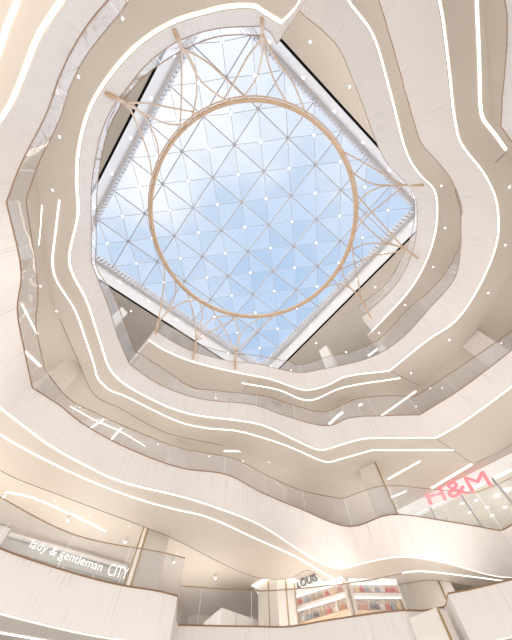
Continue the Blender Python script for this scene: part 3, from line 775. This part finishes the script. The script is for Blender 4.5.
# warm shop at the bottom centre
WA = Vector((1.79, 21.39, 0)); WB = Vector((4.45, 19.75, 0)); WC = Vector((7.5, 20.1, 0))
z_h, z_a, z_b, z_c = [onplane(300, y, WA, WB).z for y in (594.5, 604, 609, 622)]
rnd = random.Random(3)
def bag(a, z, wd, ht, m, lab, grp, wd_, win_):
    root = empty('handbag', (a.x, a.y, z)); tag(root, lab, 'handbag', grp)
    A = a - wd_ * wd / 2; B2 = a + wd_ * wd / 2
    tA, tB = A + wd_ * wd * .1, B2 - wd_ * wd * .1
    v = [Vector((p.x, p.y, z)) for p in (A - win_ * .12, B2 - win_ * .12, B2 + win_ * .12, A + win_ * .12)] + [Vector((p.x, p.y, z + ht)) for p in (tA - win_ * .06, tB - win_ * .06, tB + win_ * .06, tA + win_ * .06)]
    obj('body', v, [(3, 2, 1, 0), (4, 5, 6, 7), (0, 1, 5, 4), (1, 2, 6, 5), (2, 3, 7, 6), (3, 0, 4, 7)], m, root)
    c = Vector((a.x, a.y, z + ht)); v, f = tube([c + wd_ * (wd * .28 * math.cos(t)) + Vector((0, 0, ht * .5 * math.sin(t))) for t in [PI * i / 8 for i in range(9)]], .015, 6); obj('handle', v, f, m, root)
def shop(A, Bp, zt, label, where, n1):
    d = (Bp - A); Ln = d.length; d.normalize(); inn = Vector((d.y, -d.x, 0))
    if inn.dot(A) > 0: inn = -inn
    ws = empty('shop_display_unit', (A.x, A.y, flr[2])); tag(ws, label, 'shop display')
    def wbox(name, t0, t1, o0, o1, z0, z1, m):
        a, b = A + d * t0, A + d * t1
        v, f = prism([(p.x, p.y) for p in (a + inn * o0, b + inn * o0, b + inn * o1, a + inn * o1)], z0, z1); return obj(name, v, f, m, ws)
    wbox('back_panel', 0, Ln, -.45, -.4, flr[2], zt, 'shopwarm')
    wbox('header', 0, Ln, -.4, .0, z_h, zt, 'headerglow')
    wbox('side_panel', 0, .05, -.4, 0, flr[2], z_h, 'shopwarm'); wbox('side_panel', Ln - .05, Ln, -.4, 0, flr[2], z_h, 'shopwarm')
    wbox('shelf', .05, Ln - .05, -.4, -.02, z_a - .05, z_a, 'shelf')
    wbox('front_band', .05, Ln - .05, -.38, 0, z_b, z_a - .05, 'whitegloss')
    wbox('shelf', .05, Ln - .05, -.4, -.02, z_c - .05, z_c, 'shelf')
    wbox('shelf_light', .1, Ln - .1, -.06, -.03, z_b - .05, z_b, 'led2'); wbox('shelf_light', .1, Ln - .1, -.06, -.03, z_h - .05, z_h, 'led2')
    k = 1
    while k * .8 < Ln: wbox('divider', k * .8, k * .8 + .04, -.4, -.1, z_c, z_b - .05, 'shopwarm'); k += 1
    for row, z, mx in (('upper', z_a, z_h - z_a), ('lower', z_c, .4)):
        for k in range(n1):
            a = A + d * (.35 + k * (Ln - .7) / (n1 - 1) + rnd.uniform(-.04, .04)) - inn * .16
            bag(a, z, rnd.uniform(.2, .3), rnd.uniform(.5, .62) * min(mx, .42), 'prod%d' % rnd.randrange(7), 'small handbag standing on the %s shelf of %s' % (row, where), 'handbags on the %s shelf of %s' % (row, where), d, inn)
    return inn, d
win_, wd_ = shop(WA, WB, top[2] - .02, 'narrow shop wall under the white header that reads LOUIS', 'the narrow shop wall', 7)
shop(WB + Vector((.35, .2, 0)), WC, 8.2 + EYE - .02, 'wide warm shop wall with shelves right of the narrow shop wall', 'the wide shop wall', 8)
text_obj('lettering_sign', 'LOUIS', WA, WB, (298, 588.5), (318, 580.5), (-1.5, -7), 'darktext', 'dark lettering reading LOUIS on the white header of the warm shop', off=.04)
w0 = WB
l = bpy.data.lights.new('shop_light', 'AREA'); l.shape = 'RECTANGLE'; l.size = 7; l.size_y = .5; l.energy = 22; l.color = (1, .86, .68)
o = bpy.data.objects.new('shop_light', l); C.objects.link(o); o.location = w0 + win_ * 2.0 + Vector((0, 0, 8.2 + EYE - .06)); o.rotation_euler = (0, 0, math.atan2(wd_.y, wd_.x))

# white kiosk box on the first gallery
hk = 7.2
p, r, l = U(221.6, 607.7, hk), U(262.5, 622, hk), U(204, 622, hk)
r = p + (r - p) * .97; q = r + l - p
kz = empty('kiosk', (p.x, p.y, flr[2])); tag(kz, 'white box shaped kiosk behind the bottom centre balustrade', 'kiosk')
v, f = prism([(a.x, a.y) for a in (p, r, q, l)], flr[2], hk + EYE); obj('body', v, f, 'whitegloss', kz)
s_ = p + (r - p) * .36
v, f = beam(Vector((s_.x, s_.y - .01, flr[2])), Vector((s_.x, s_.y - .01, hk + EYE)), .05, .03, Vector((1, 0, 0))); obj('seam', v, f, 'bar', kz)

# shop light behind the tall glass front
lamp = bpy.data.lights.new('shop_ceiling_light', 'AREA'); lamp.shape = 'DISK'; lamp.size = 3; lamp.energy = 260
for t in (2.0, 6.5):
    o = bpy.data.objects.new('shop_ceiling_light', lamp); C.objects.link(o); o.location = HA + hd * t - hin * 3 + Vector((0, 0, -.05))
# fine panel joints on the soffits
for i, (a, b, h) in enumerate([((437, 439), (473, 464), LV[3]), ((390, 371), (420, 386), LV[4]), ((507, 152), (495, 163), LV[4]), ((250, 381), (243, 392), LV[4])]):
    o = line_strip('trim_%d' % (20 + i), [a, b], h, .03, 'joint_and_shade', None, None, drop=.01); o['kind'] = 'structure'
